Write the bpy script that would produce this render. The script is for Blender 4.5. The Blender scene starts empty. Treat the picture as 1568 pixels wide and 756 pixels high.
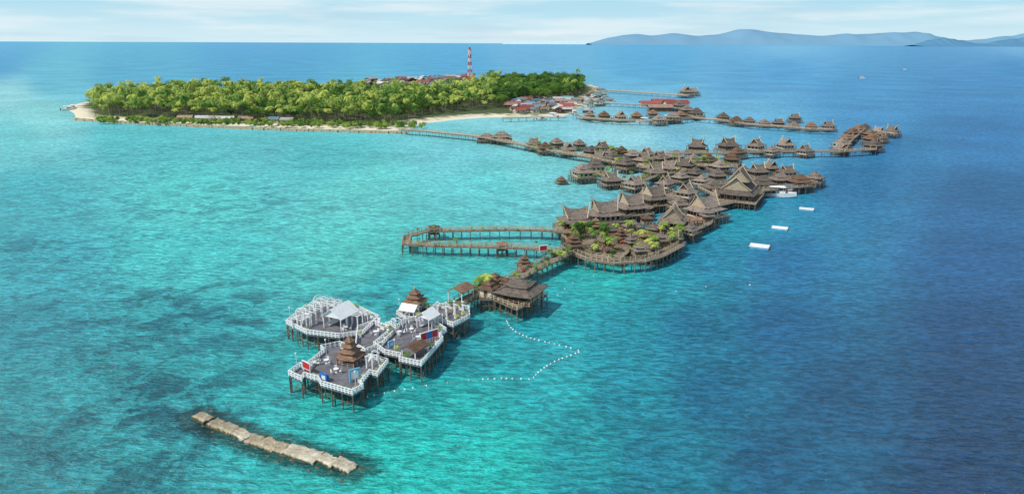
import bpy, math, random
import numpy as np
from mathutils import Vector, Matrix
random.seed(7); np.random.seed(7)
sc=bpy.context.scene
COL=sc.collection
# ---------------------------------------------------------------- camera / survey
F=1060.0; PITCH=math.atan(312/1060.0); ROLL=math.radians(0.22); CAMH=60.0
fw=Vector((0,math.cos(PITCH),-math.sin(PITCH))); up0=Vector((0,math.sin(PITCH),math.cos(PITCH))); r0=Vector((1,0,0))
R=r0*math.cos(ROLL)+up0*math.sin(ROLL); U=up0*math.cos(ROLL)-r0*math.sin(ROLL)
cd=bpy.data.cameras.new("camera"); cam=bpy.data.objects.new("camera",cd); COL.objects.link(cam)
cd.sensor_width=36; cd.lens=36*F/1568; cd.clip_start=0.5; cd.clip_end=200000
M=Matrix(((R.x,U.x,-fw.x,0),(R.y,U.y,-fw.y,0),(R.z,U.z,-fw.z,CAMH),(0,0,0,1)))
cam.matrix_world=M; sc.camera=cam
def G(px,py,z=0.0):
    """ground survey: sight line -> point on the level plane at height z"""
    d=R*(px-784)-U*(py-378)+fw*F
    t=(z-CAMH)/d.z
    return (d.x*t,d.y*t)
def PXM(py,z=0):
    d=-U*(py-378)+fw*F
    t=(z-CAMH)/d.z
    return 1.0/t     # px per metre
def Gs(l,z=0): return [G(a,b,z) for a,b in l]
# ---------------------------------------------------------------- materials
def mk(name): 
    m=bpy.data.materials.new(name); m.use_nodes=True
    nt=m.node_tree; b=nt.nodes['Principled BSDF']; return m,nt,b
def surf(name,c1,c2=None,scale=1.5,rough=0.8,rnd=0.0,bands=None,bump=0.3,detail=5,spec=0.3,stain=None):
    m,nt,b=mk(name); N=nt.nodes; L=nt.links
    c2=c2 or tuple(x*0.6 for x in c1)
    tc=N.new('ShaderNodeTexCoord')
    no=N.new('ShaderNodeTexNoise'); no.inputs['Scale'].default_value=scale; no.inputs['Detail'].default_value=detail; no.inputs['Roughness'].default_value=.65
    L.new(tc.outputs['Object'],no.inputs['Vector'])
    cr=N.new('ShaderNodeValToRGB'); cr.color_ramp.elements[0].position=.35; cr.color_ramp.elements[1].position=.68
    cr.color_ramp.elements[0].color=(*c2,1); cr.color_ramp.elements[1].color=(*c1,1)
    L.new(no.outputs['Fac'],cr.inputs['Fac']); out=cr.outputs['Color']; hsrc=no.outputs['Fac']
    if bands:
        w=N.new('ShaderNodeTexWave'); w.bands_direction=bands[0]; w.inputs['Scale'].default_value=bands[1]; w.inputs['Distortion'].default_value=1.2; w.inputs['Detail'].default_value=2
        L.new(tc.outputs['Object'],w.inputs['Vector'])
        mx=N.new('ShaderNodeMix'); mx.data_type='RGBA'; mx.blend_type='MULTIPLY'; mx.inputs[0].default_value=bands[2]
        L.new(out,mx.inputs[6]); L.new(w.outputs['Color'],mx.inputs[7]); out=mx.outputs[2]
    if rnd:
        oi=N.new('ShaderNodeObjectInfo'); mr=N.new('ShaderNodeMapRange'); mr.inputs['To Min'].default_value=1-rnd; mr.inputs['To Max'].default_value=1+rnd
        L.new(oi.outputs['Random'],mr.inputs['Value'])
        hs=N.new('ShaderNodeHueSaturation'); L.new(out,hs.inputs['Color']); L.new(mr.outputs[0],hs.inputs['Value'])
        out=hs.outputs['Color']
    L.new(out,b.inputs['Base Color']); b.inputs['Roughness'].default_value=rough; b.inputs['Specular IOR Level'].default_value=spec
    if bump:
        bp=N.new('ShaderNodeBump'); bp.inputs['Strength'].default_value=bump; bp.inputs['Distance'].default_value=.1
        L.new(hsrc,bp.inputs['Height']); L.new(bp.outputs[0],b.inputs['Normal'])
    return m
MT={}
MT['roof']=surf('thatch_roof',(.35,.29,.245),(.15,.115,.095),.9,.9,.42,('Z',1.6,.4))
MT['roof2']=surf('shingle_roof_brown',(.33,.20,.13),(.15,.09,.06),.9,.9,.35,('Z',1.6,.4))
MT['roofred']=surf('roof_red',(.34,.09,.08),(.2,.06,.05),.8,.7,.3)
MT['timber']=surf('timber_wall',(.22,.125,.075),(.10,.055,.035),1.2,.8,.3,('X',2.0,.4))
MT['light']=surf('pale_timber',(.66,.53,.37),(.42,.32,.22),1.5,.7,.15)
MT['cream']=surf('cream_wall',(.74,.64,.52),(.55,.45,.34),1.,.8,.15)
MT['glass']=surf('window_dark',(.03,.04,.05),(.015,.02,.025),1,.15,0,spec=.5,bump=0)
MT['stilt']=surf('weathered_pile',(.26,.20,.15),(.10,.075,.055),1.5,.9,.2)
MT['deck']=surf('boardwalk_planks',(.34,.265,.2),(.19,.145,.11),.5,.85,.15,('X',2.2,.35))
MT['slate']=surf('grey_deck',(.235,.225,.25),(.14,.135,.155),.7,.7,0,('X',1.3,.35))
MT['white']=surf('white_paint',(.84,.84,.84),(.70,.71,.72),1.3,.5,.05)
MT['red']=surf('red_paint',(.6,.03,.03),(.45,.02,.02),2,.5)
MT['blue']=surf('blue_paint',(.03,.2,.6),(.02,.14,.45),2,.5)
MT['bluer']=surf('faded_blue_roof',(.16,.25,.36),(.1,.15,.22),.8,.6,.4)
MT['cyan']=surf('light_blue_paint',(.2,.55,.75),(.15,.45,.65),2,.5)
MT['metal']=surf('zinc_roof',(.50,.50,.51),(.32,.29,.28),.6,.5,.45)
MT['rust']=surf('rusty_roof',(.32,.22,.17),(.2,.13,.1),.6,.7,.4)
MT['teal']=surf('teal_roof',(.18,.32,.33),(.12,.2,.2),.6,.6,.3)
MT['conc']=surf('weathered_concrete',(.50,.43,.30),(.22,.18,.12),1.1,.9,.2,bump=.8,detail=9)
MT['concw']=surf('bleached_concrete',(.68,.62,.5),(.30,.25,.17),.8,.9,.1,bump=.8,detail=9)
MT['weed']=surf('wet_algae_concrete',(.14,.12,.06),(.05,.06,.035),2,.6,0)
MT['bark']=surf('bark',(.3,.24,.17),(.16,.12,.08),2,.9,.2)
MT['rope']=surf('rope',(.5,.5,.45),None,3,.8)
def leafmat(name,c1,c2,rnd=.35):
    m,nt,b=mk(name); N=nt.nodes; L=nt.links
    oi=N.new('ShaderNodeObjectInfo'); cr=N.new('ShaderNodeValToRGB'); cr.color_ramp.elements[0].color=(*c2,1); cr.color_ramp.elements[1].color=(*c1,1)
    tc=N.new('ShaderNodeTexCoord'); no=N.new('ShaderNodeTexNoise'); no.inputs['Scale'].default_value=.45; L.new(tc.outputs['Object'],no.inputs['Vector'])
    ad=N.new('ShaderNodeMath'); ad.operation='MULTIPLY_ADD'; ad.inputs[1].default_value=.7; L.new(no.outputs['Fac'],ad.inputs[0]); 
    m2=N.new('ShaderNodeMath'); m2.operation='MULTIPLY_ADD'; m2.inputs[1].default_value=1.0; m2.inputs[2].default_value=-.42; L.new(oi.outputs['Random'],m2.inputs[0]); L.new(m2.outputs[0],ad.inputs[2])
    L.new(ad.outputs[0],cr.inputs['Fac']); L.new(cr.outputs[0],b.inputs['Base Color'])
    b.inputs['Roughness'].default_value=.5; b.inputs['Specular IOR Level'].default_value=.3
    tr=N.new('ShaderNodeBsdfTranslucent'); L.new(cr.outputs[0],tr.inputs['Color']); ms=N.new('ShaderNodeMixShader'); ms.inputs[0].default_value=.25
    L.new(b.outputs[0],ms.inputs[1]); L.new(tr.outputs[0],ms.inputs[2]); L.new(ms.outputs[0],N['Material Output'].inputs[0])
    return m
MT['palm']=leafmat('palm_fronds',(.60,.66,.13),(.10,.24,.035))
MT['leaf']=leafmat('broad_leaves',(.20,.37,.05),(.025,.09,.014))
MT['shrub']=leafmat('shrub_leaves',(.42,.52,.08),(.07,.2,.03))
MT['flower']=leafmat('pink_flowers',(.6,.12,.15),(.5,.25,.05))
# ---------------------------------------------------------------- mesh builder
class MB:
    def __init__(s): s.v=[]; s.f=[]
    def add(s,vs,fs):
        o=len(s.v); s.v.extend(vs); s.f.extend([tuple(i+o for i in f) for f in fs])
    def box(s,cx,cy,cz,sx,sy,sz,rot=0,tilt=0):
        c,n=math.cos(rot),math.sin(rot); vs=[]
        for z in (-.5,.5):
            for x,y in ((-.5,-.5),(.5,-.5),(.5,.5),(-.5,.5)):
                X=x*sx; Y=y*sy; vs.append((cx+X*c-Y*n,cy+X*n+Y*c,cz+z*sz+tilt*X))
        s.add(vs,[(3,2,1,0),(4,5,6,7),(0,1,5,4),(1,2,6,5),(2,3,7,6),(3,0,4,7)])
    def cyl(s,p0,p1,r0,r1=None,n=5):
        r1=r0 if r1 is None else r1
        p0=Vector(p0); p1=Vector(p1); d=(p1-p0).normalized()
        a=d.cross(Vector((0,0,1))); 
        if a.length<.01: a=Vector((1,0,0))
        a.normalize(); b=d.cross(a); vs=[]
        for p,r in ((p0,r0),(p1,r1)):
            for i in range(n):
                t=2*math.pi*(i+.5)/n; vs.append(tuple(p+a*math.cos(t)*r+b*math.sin(t)*r))
        s.add(vs,[(i,(i+1)%n,n+(i+1)%n,n+i) for i in range(n)]+[tuple(range(n-1,-1,-1)),tuple(range(n,2*n))])
    def beam(s,p0,p1,w): s.cyl(p0,p1,w*.7,w*.7,4)
    def prism(s,poly,z0,z1):
        n=len(poly); vs=[(x,y,z0) for x,y in poly]+[(x,y,z1) for x,y in poly]
        s.add(vs,[tuple(range(n-1,-1,-1)),tuple(range(n,2*n))]+[(i,(i+1)%n,n+(i+1)%n,n+i) for i in range(n)])
    def sheet(s,g,th=.15):
        nu=len(g); nv=len(g[0]); vs=[p for r in g for p in r]+[(p[0],p[1],p[2]-th) for r in g for p in r]; o=nu*nv; fs=[]
        for i in range(nu-1):
            for j in range(nv-1):
                a,b,c,d=i*nv+j,(i+1)*nv+j,(i+1)*nv+j+1,i*nv+j+1
                fs+=[(a,b,c,d),(d+o,c+o,b+o,a+o)]
        for i in range(nu-1):
            for j in (0,nv-1):
                a,b=i*nv+j,(i+1)*nv+j; fs.append((a,b,b+o,a+o))
        for j in range(nv-1):
            for i in (0,nu-1):
                a,b=i*nv+j,i*nv+j+1; fs.append((a,b,b+o,a+o))
        s.add(vs,fs)
    def hip(s,cx,cy,ax,ay,z0,bx,by,z1,upt=.35,pw=1.35,n=5,th=.18):
        rings=[]
        for k in range(n):
            t=k/(n-1); hx=ax+(bx-ax)*t; hy=ay+(by-ay)*t; z=z0+(z1-z0)*t**pw; c=upt*(1-t)**3
            rings.append([(cx-hx,cy-hy,z+c),(cx,cy-hy,z),(cx+hx,cy-hy,z+c),(cx+hx,cy,z),(cx+hx,cy+hy,z+c),(cx,cy+hy,z),(cx-hx,cy+hy,z+c),(cx-hx,cy,z)])
        vs=[p for r in rings for p in r]; fs=[]
        for k in range(n-1):
            for i in range(8): fs.append((k*8+i,k*8+(i+1)%8,(k+1)*8+(i+1)%8,(k+1)*8+i))
        fs.append(tuple((n-1)*8+i for i in range(8)))
        o=len(vs); vs+=[(p[0],p[1],p[2]-th) for p in rings[0]]
        for i in range(8): fs.append((i,o+i,o+(i+1)%8,(i+1)%8))
        vs.append((cx,cy,z0-th+.05)); 
        for i in range(8): fs.append((o+i,o+8,o+(i+1)%8))
        s.add(vs,fs)
    def saddle(s,L,W,z0,H,lift,ov,trim=None,gable=None,cx=0,cy=0):
        nu=11;nv=5
        for sg in (-1,1):
            g=[]
            for i in range(nu):
                u=-1+2*i/(nu-1); row=[]
                for j in range(nv):
                    v=j/(nv-1)
                    row.append((cx+u*(L/2+ov*v**1.3), cy+sg*(W/2*(1-v)+.02*(1-v)), z0+H*v**1.25+lift*abs(u)**2.6*(.25+.75*v)))
                g.append(row)
            s.sheet(g,.2)
            if trim:
                for row in (g[0],g[-1]):
                    for a,b in zip(row[:-1],row[1:]):
                        trim.beam((a[0],a[1],a[2]+.05),(b[0],b[1],b[2]+.05),.32)
                for row,u in ((g[0],-1),(g[-1],1)):
                    p=row[-1]; trim.beam(p,(p[0]+u*.5,p[1]-sg*.7,p[2]+1.1),.22)
        if gable:
            for u in (-1,1):
                x=cx+u*(L/2-.2); hz=z0+H+lift*.8
                gable.add([(x,cy-W/2+.3,z0),(x,cy+W/2-.3,z0),(x+u*ov*.6,cy,hz-.4)],[(0,1,2)])
    def mesh(s,name,mat,smooth=False):
        me=bpy.data.meshes.new(name); me.from_pydata(s.v,[],s.f); me.materials.append(mat)
        if smooth: me.polygons.foreach_set('use_smooth',[True]*len(me.polygons))
        me.update(); return me
class Kit:
    def __init__(s): s.p={}; s.me=None; s.jn=None
    def __call__(s,part,mat):
        if part not in s.p: s.p[part]=(MB(),mat)
        return s.p[part][0]
    def build(s,name,x=0,y=0,rot=0,sx=1,z=0,parent=None,sz=None):
        if s.me is None: s.me=[(k,m.mesh(k,MT[mt])) for k,(m,mt) in s.p.items() if m.f]
        e=bpy.data.objects.new(name,None); COL.objects.link(e); e.empty_display_size=.1
        for k,me in s.me:
            o=bpy.data.objects.new(k,me); COL.objects.link(o); o.parent=e
        e.location=(x,y,z); e.rotation_euler=(0,0,rot); e.scale=(sx,sx,sz or sx)
        if parent: e.parent=parent
        return e
    def joined(s,name):
        if s.jn is None:
            V=[];Fc=[];mi=[];me=bpy.data.meshes.new(name)
            for i,(k,(m,mt)) in enumerate(s.p.items()):
                o=len(V); V+=m.v; Fc+=[tuple(q+o for q in f) for f in m.f]; mi+=[i]*len(m.f); me.materials.append(MT[mt])
            me.from_pydata(V,[],Fc); me.polygons.foreach_set('material_index',mi); s.jn=me
        return s.jn
    def one(s,name,x,y,rot=0,sc_=1,z=0,parent=None,szf=1):
        o=bpy.data.objects.new(name,s.joined(name)); COL.objects.link(o); o.location=(x,y,z); o.rotation_euler=(0,0,rot); o.scale=(sc_,sc_,sc_*szf)
        if parent: o.parent=parent
        return o
def inpoly(x,y,P):
    c=False;n=len(P);j=n-1
    for i in range(n):
        if (P[i][1]>y)!=(P[j][1]>y) and x<(P[j][0]-P[i][0])*(y-P[i][1])/(P[j][1]-P[i][1])+P[i][0]: c=not c
        j=i
    return c
def polydist(X,Y,P):
    d=np.full(X.shape,1e9); ins=np.zeros(X.shape,bool); n=len(P)
    for i in range(n):
        x0,y0=P[i-1]; x1,y1=P[i]; dx,dy=x1-x0,y1-y0
        t=np.clip(((X-x0)*dx+(Y-y0)*dy)/(dx*dx+dy*dy+1e-9),0,1)
        d=np.minimum(d,np.hypot(X-x0-t*dx,Y-y0-t*dy))
        if y0!=y1: ins^=((y1>Y)!=(y0>Y))&(X<(x0-x1)*(Y-y1)/(y0-y1)+x1)
    return np.where(ins,d,-d)
def linedist(X,Y,P):
    d=np.full(X.shape,1e9)
    for (x0,y0),(x1,y1) in zip(P[:-1],P[1:]):
        dx,dy=x1-x0,y1-y0
        t=np.clip(((X-x0)*dx+(Y-y0)*dy)/(dx*dx+dy*dy+1e-9),0,1)
        d=np.minimum(d,np.hypot(X-x0-t*dx,Y-y0-t*dy))
    return d
def rail(m,a,b,z,h=1.0,step=1.8,w=.07,lines=(1.0,.55)):
    d=math.hypot(b[0]-a[0],b[1]-a[1]); n=max(1,int(d/step)); an=math.atan2(b[1]-a[1],b[0]-a[0])
    for i in range(n):
        t=i/n; x=a[0]+(b[0]-a[0])*t; y=a[1]+(b[1]-a[1])*t
        m.box(x,y,z+h*.53,w*1.9,w*1.9,h*1.06,an)
    for l in lines:
        e=w*.9/max(d,.1); m.beam((a[0]+(b[0]-a[0])*e,a[1]+(b[1]-a[1])*e,z+h*l),(b[0]-(b[0]-a[0])*e,b[1]-(b[1]-a[1])*e,z+h*l),w)
def piles(m,poly,z,step,r=.13,brace=True):
    xs=[p[0] for p in poly]; ys=[p[1] for p in poly]
    x=min(xs)+.3
    while x<max(xs):
        y=min(ys)+.3
        while y<max(ys):
            if inpoly(x,y,poly):
                m.cyl((x+random.uniform(-.1,.1),y,-2),(x,y,z),r,r*.9)
                if brace and random.random()<.6: m.beam((x,y,.4),(x+step,y+random.uniform(-1,1)*.3,z-.4),.07)
            y+=step
        x+=step
    for a,b in zip(poly,poly[1:]+poly[:1]):
        d=math.hypot(b[0]-a[0],b[1]-a[1]); n=max(1,int(d/step*1.2))
        for i in range(n):
            t=i/n; t2=(i+1)/n; P=(a[0]+(b[0]-a[0])*t,a[1]+(b[1]-a[1])*t); Q=(a[0]+(b[0]-a[0])*t2,a[1]+(b[1]-a[1])*t2)
            m.cyl((P[0],P[1],-2),(P[0],P[1],z),r,r)
            if i%2==0: m.beam((P[0],P[1],.3),(Q[0],Q[1],z-.4),.06)
        m.beam((a[0],a[1],z*.55),(b[0],b[1],z*.55),.08)
def boardwalk(name,pts,width=2.2,z=3.2,step=3.0,railm='light',deck='deck',rw=.08,mat_st='stilt'):
    k=Kit(); dk=k('planks',deck); st=k('piles',mat_st); rl=k('railing',railm)
    L=[];Rr=[]
    for i,p in enumerate(pts):
        a=Vector(pts[max(0,i-1)]); b=Vector(pts[min(len(pts)-1,i+1)]); d=(b-a).normalized(); n=Vector((-d.y,d.x))*width/2
        L.append((p[0]+n.x,p[1]+n.y)); Rr.append((p[0]-n.x,p[1]-n.y))
    for i in range(len(pts)-1):
        dk.prism([Rr[i],Rr[i+1],L[i+1],L[i]],z-.3,z)
        rail(rl,L[i],L[i+1],z,step=step*.7,w=rw); rail(rl,Rr[i],Rr[i+1],z,step=step*.7,w=rw)
        d=math.hypot(pts[i+1][0]-pts[i][0],pts[i+1][1]-pts[i][1]); n=max(1,int(d/step))
        for q in range(n):
            t=q/n; A=[L[i][c]+(L[i+1][c]-L[i][c])*t for c in (0,1)]; B=[Rr[i][c]+(Rr[i+1][c]-Rr[i][c])*t for c in (0,1)]
            for P in (A,B): st.cyl((P[0],P[1],-2),(P[0],P[1],z-.31),.13)
            st.beam((A[0],A[1],z-.6),(B[0],B[1],.5),.07)
    return k.build(name)
# leafy things --------------------------------------------------
def leafball(m,c,rx,ry,rz,n,size):
    for _ in range(n):
        v=Vector((random.gauss(0,1),random.gauss(0,1),random.gauss(0,1))).normalized()*random.uniform(.55,1.08)
        p=Vector((c[0]+v.x*rx,c[1]+v.y*ry,c[2]+v.z*rz))
        nn=(v+Vector((random.uniform(-1,1),random.uniform(-1,1),random.uniform(-.4,1)))*.7).normalized()
        a=nn.cross(Vector((random.uniform(-1,1),random.uniform(-1,1),random.uniform(-1,1)))).normalized(); b=nn.cross(a)
        s=size*random.uniform(.6,1.3)
        m.add([tuple(p-a*s),tuple(p-b*s*.5),tuple(p+a*s),tuple(p+b*s*.6)],[(0,1,2,3)])
def palm_kit(h=12,fl=4.6,nf=18,seed=0):
    random.seed(seed); k=Kit(); t=k('trunk','bark'); f=k('fronds','palm')
    lean=random.uniform(.4,1.8)
    prev=Vector((0,0,-.5))
    for i in range(1,6):
        q=i/5; cur=Vector((lean*q*q,0,h*q)); t.cyl(prev,cur,.24-.03*i,.24-.03*(i+1),6); prev=cur
    top=prev
    for i in range(nf):
        az=2*math.pi*i/nf*2.4+random.uniform(-.2,.2); el=math.radians(random.uniform(-15,65)); l=fl*random.uniform(.8,1.1)
        d=Vector((math.cos(az),math.sin(az),0)); side=Vector((-d.y,d.x,0)); ns=8; pts=[]
        x=0;z=0;e=el
        for s_ in range(ns+1):
            pts.append(top+d*x+Vector((0,0,z))); x+=math.cos(e)*l/ns; z+=math.sin(e)*l/ns; e-=math.radians(15)
        for s_ in range(ns):
            w=(.95*math.sin(math.pi*(s_+.8)/(ns+1))+.12)*min(1,fl/4)
            a,b=pts[s_],pts[s_+1]
            for sg in (-1,1):
                o=side*sg*w+(b-a)*.6-Vector((0,0,w*.55))
                f.add([tuple(a),tuple(a+(b-a)*.75),tuple(a+(b-a)*.75+o),tuple(a+o*.9)],[(0,1,2,3)])
    return k
def broad_kit(h=13,r=5,seed=0,n=9):
    random.seed(seed); k=Kit(); t=k('trunk','bark'); f=k('foliage','leaf')
    t.cyl((0,0,-.5),(.2,.1,h*.5),.45,.28,7)
    for i in range(n):
        az=i*2.4; rr=r*.62*math.sqrt((i+.3)/n); c=(rr*math.cos(az),rr*math.sin(az),h*random.uniform(.6,.86)-rr*.25)
        t.cyl((.2,.1,h*.42),c,.18,.06,5); q=r*random.uniform(.3,.48); leafball(f,c,q,q,q*.8,70,.5)
    return k
def shrub_kit(seed,mat='shrub'):
    random.seed(seed); k=Kit(); f=k('foliage',mat); t=k('stem','bark'); t.cyl((0,0,0),(0,0,.6),.06,.04,5)
    for i in range(4): leafball(f,(random.uniform(-.4,.4),random.uniform(-.4,.4),random.uniform(.5,1.1)),.5,.5,.45,45,.15)
    return k
PALM=[palm_kit(13+s,5.6,16,s) for s in range(4)]
BROAD=[broad_kit(12+s,5+.5*s,50+s) for s in range(4)]
SHRUB=[shrub_kit(90+s) for s in range(3)]; FLOW=shrub_kit(99,'flower')
SPALM=palm_kit(2.6,1.6,13,21)
# ---------------------------------------------------------------- building kits
DZ=3.2
def windows(k,cx,cy,hx,hy,z,n=3,w=1.1,h=1.3):
    g=k('windows','glass'); fr=k('window_frames','light')
    for sg in (-1,1):
        for i in range(n):
            x=cx-hx+(i+.5)*2*hx/n; y=cy-hy+(i+.5)*2*hy/n
            g.box(x,cy+sg*(hy+.03),z,w,.06,h); g.box(cx+sg*(hx+.03),y,z,.06,w,h)
            for q in (-.5,.5):
                fr.box(x,cy+sg*(hy+.06),z+q*(h+.12),w+.24,.1,.12); fr.box(cx+sg*(hx+.06),y,z+q*(h+.12),.1,w+.24,.12)
                fr.box(x+q*(w+.12),cy+sg*(hy+.06),z,.12,.1,h-.01); fr.box(cx+sg*(hx+.06),y+q*(w+.12),z,.1,.12,h-.01)
def villa_kit(seed,wall='timber',roof='roof'):
    random.seed(seed); k=Kit(); hx,hy=3.9,3.4; dx,dy=5.4,5.0
    pol=[(-dx,-dy),(dx,-dy),(dx,dy),(-dx,dy)]
    k('deck','deck').prism(pol,DZ-.3,DZ); piles(k('piles','stilt'),pol,DZ-.3,2.4)
    k('walls',wall).box(0,0,DZ+1.45,2*hx,2*hy,2.9)
    windows(k,0,0,hx,hy,DZ+1.5)
    r=k('roof',roof)
    r.hip(0,0,5.2,4.6,DZ+2.6,2.7,2.2,DZ+4.5,.35)
    if seed%2: r.hip(0,0,3.2,2.7,DZ+4.4,1.3,.04,DZ+7.0,.3)
    else: r.saddle(5.2,4.8,DZ+4.3,2.6,.9,.8,trim=k('bargeboards','light'),gable=k('gables','timber'))
    rl=k('railing','light')
    for a,b in zip(pol,pol[1:]+pol[:1]): rail(rl,a,b,DZ,step=1.6)
    p=k('posts','timber')
    for x in (-1,1):
        for y in (-1,1): p.box(x*4.7,y*4.2,DZ+1.3,.2,.2,2.6)
    return k
VILLA=[villa_kit(1),villa_kit(2),villa_kit(3,'timber','roof2'),villa_kit(4,'cream'),villa_kit(5,'cream')]
def hall_kit(seed,L=12,W=10,wall='timber'):
    random.seed(seed); k=Kit(); dx,dy=L/2+2,W/2+2; pol=[(-dx,-dy),(dx,-dy),(dx,dy),(-dx,dy)]
    k('deck','deck').prism(pol,DZ-.3,DZ); piles(k('piles','stilt'),pol,DZ-.3,2.6)
    k('walls',wall).box(0,0,DZ+1.9,L-1.5,W-1.5,3.8); windows(k,0,0,(L-1.5)/2,(W-1.5)/2,DZ+1.7,5,1.3,2.0)
    r=k('roof','roof'); r.hip(0,0,L/2+1.1,W/2+1.1,DZ+3.3,L/2-1.9,W/2-1.6,DZ+5.3,.4)
    r.saddle(L-4.0,W-1.6,DZ+4.9,4.9,2.5,1.7,trim=k('bargeboards','light'),gable=k('gables','light'))
    rl=k('railing','light')
    for a,b in zip(pol,pol[1:]+pol[:1]): rail(rl,a,b,DZ,step=1.6)
    return k
HALL=[hall_kit(11),hall_kit(12,13,10,'cream')]
def grand_kit():
    k=hall_kit(15,17,14); r=k('roof','roof'); 
    b=k('bargeboards','light'); r.saddle(7,9,DZ+9.0,5.2,1.7,1.2,trim=b,gable=k('gables','light'))
    return k
GRAND=grand_kit()
def pagoda_kit(tiers=3,w=2.6,post='timber',roof='roof2',deck=True,ph=2.4):
    k=Kit(); pol=[(-w,-w),(w,-w),(w,w),(-w,w)]
    if deck: k('deck','deck').prism(pol,DZ-.3,DZ+.004); piles(k('piles','stilt'),pol,DZ-.3,2)
    p=k('posts',post)
    for x in (-1,1):
        for y in (-1,1): p.box(x*w*.82,y*w*.82,DZ+ph/2,.22,.22,ph)
    z=DZ+ph; s=w*1.12; r=k('roof',roof)
    for i in range(tiers):
        top=s*.45 if i<tiers-1 else .05
        hh=w*.42 if i<tiers-1 else w*.6
        r.hip(0,0,s,s,z,top,top,z+hh,.25,1.4); 
        if i<tiers-1: k('drums','timber').box(0,0,z+hh+.12,top*1.7,top*1.7,.5)
        z+=hh+.22; s*=.72
    k('finial','light').cyl((0,0,z-.5),(0,0,z+.9),.12,.02,6)
    rl=k('railing','light')
    for a,b in zip(pol,pol[1:]+pol[:1]): rail(rl,(a[0]*.9,a[1]*.9),(b[0]*.9,b[1]*.9),DZ,step=1.3)
    return k
PAG=pagoda_kit(); GAZ=pagoda_kit(1,2.2); GAZ2=pagoda_kit(2,2.6,'timber','roof')
def house_kit(roof,wall,seed):
    random.seed(seed); k=Kit(); L,W=8+seed%3*2,6
    k('walls',wall).box(0,0,1.6,L,W,3.2); windows(k,0,0,L/2,W/2,1.7,2,1,1.1)
    r=k('roof',roof)
    for sg in (-1,1): r.sheet([[(x,sg*(W/2+.8)*(1-v),3.0+1.9*v) for v in (0,1)] for x in (-L/2-.6,L/2+.6)],.1)
    g=k('gables',wall)
    for x in (-L/2+.05,L/2-.05): g.add([(x,-W/2,3.2),(x,W/2,3.2),(x,0,4.7)],[(0,1,2)])
    st=k('piles','stilt')
    for x in (-L/2+.3,0,L/2-.3):
        for y in (-W/2+.3,W/2-.3): st.cyl((x,y,-3),(x,y,.01),.12)
    return k
HOUSE=[house_kit('metal','cream',1),house_kit('rust','timber',2),house_kit('bluer','cream',3),house_kit('metal','timber',4),house_kit('roofred','cream',5),house_kit('roof','timber',6),house_kit('teal','cream',7),house_kit('metal','cream',8),house_kit('roof','cream',9)]
def boat_kit(seed,wood=False):
    k=Kit(); h=k('hull','white'); n=9; sec=[]
    for i in range(n):
        t=i/(n-1); w=1.15*(1-max(0,(t-.45)/.55)**2.2)+.02; x=-3.6+7.6*t; sh=.9+.45*t*t
        sec.append([(x,-w,sh),(x,-w*.78,.05+.3*t**4),(x,0,-.3+.9*t**4),(x,w*.78,.05+.3*t**4),(x,w,sh)])
    vs=[p for r in sec for p in r]; fs=[]
    for i in range(n-1):
        for j in range(4): fs.append((i*5+j,(i+1)*5+j,(i+1)*5+j+1,i*5+j+1))
    fs.append((0,1,2,3,4)); h.add(vs,fs)
    d=k('deck','cream'); d.add([(s[0][0],s[0][1]*.93,s[0][2]-.18) for s in sec]+[(s[4][0],s[4][1]*.93,s[4][2]-.18) for s in sec],[(i,i+1,n+i+1,n+i) for i in range(n-1)])
    c=k('cabin','white'); c.box(.3,0,1.15,2.2,1.4,.7); k('windscreen','glass').box(.3,0,1.62,1.9,1.3,.3)
    for x in (-1.9,.9):
        for y in (-.75,.75): c.box(x,y,1.7,.07,.07,1.5)
    k('canopy','white' if seed==0 else 'blue').hip(-.5,0,1.9,1.05,2.45,1.5,.6,2.6,0,1,3,.06)
    e=k('outboard_motors','glass'); 
    for y in (-.4,.4): e.box(-3.85,y,.95,.45,.35,.75); e.box(-3.9,y,.3,.15,.15,.8)
    return k
BOAT=[boat_kit(0),boat_kit(1)]
rad=math.radians
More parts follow.
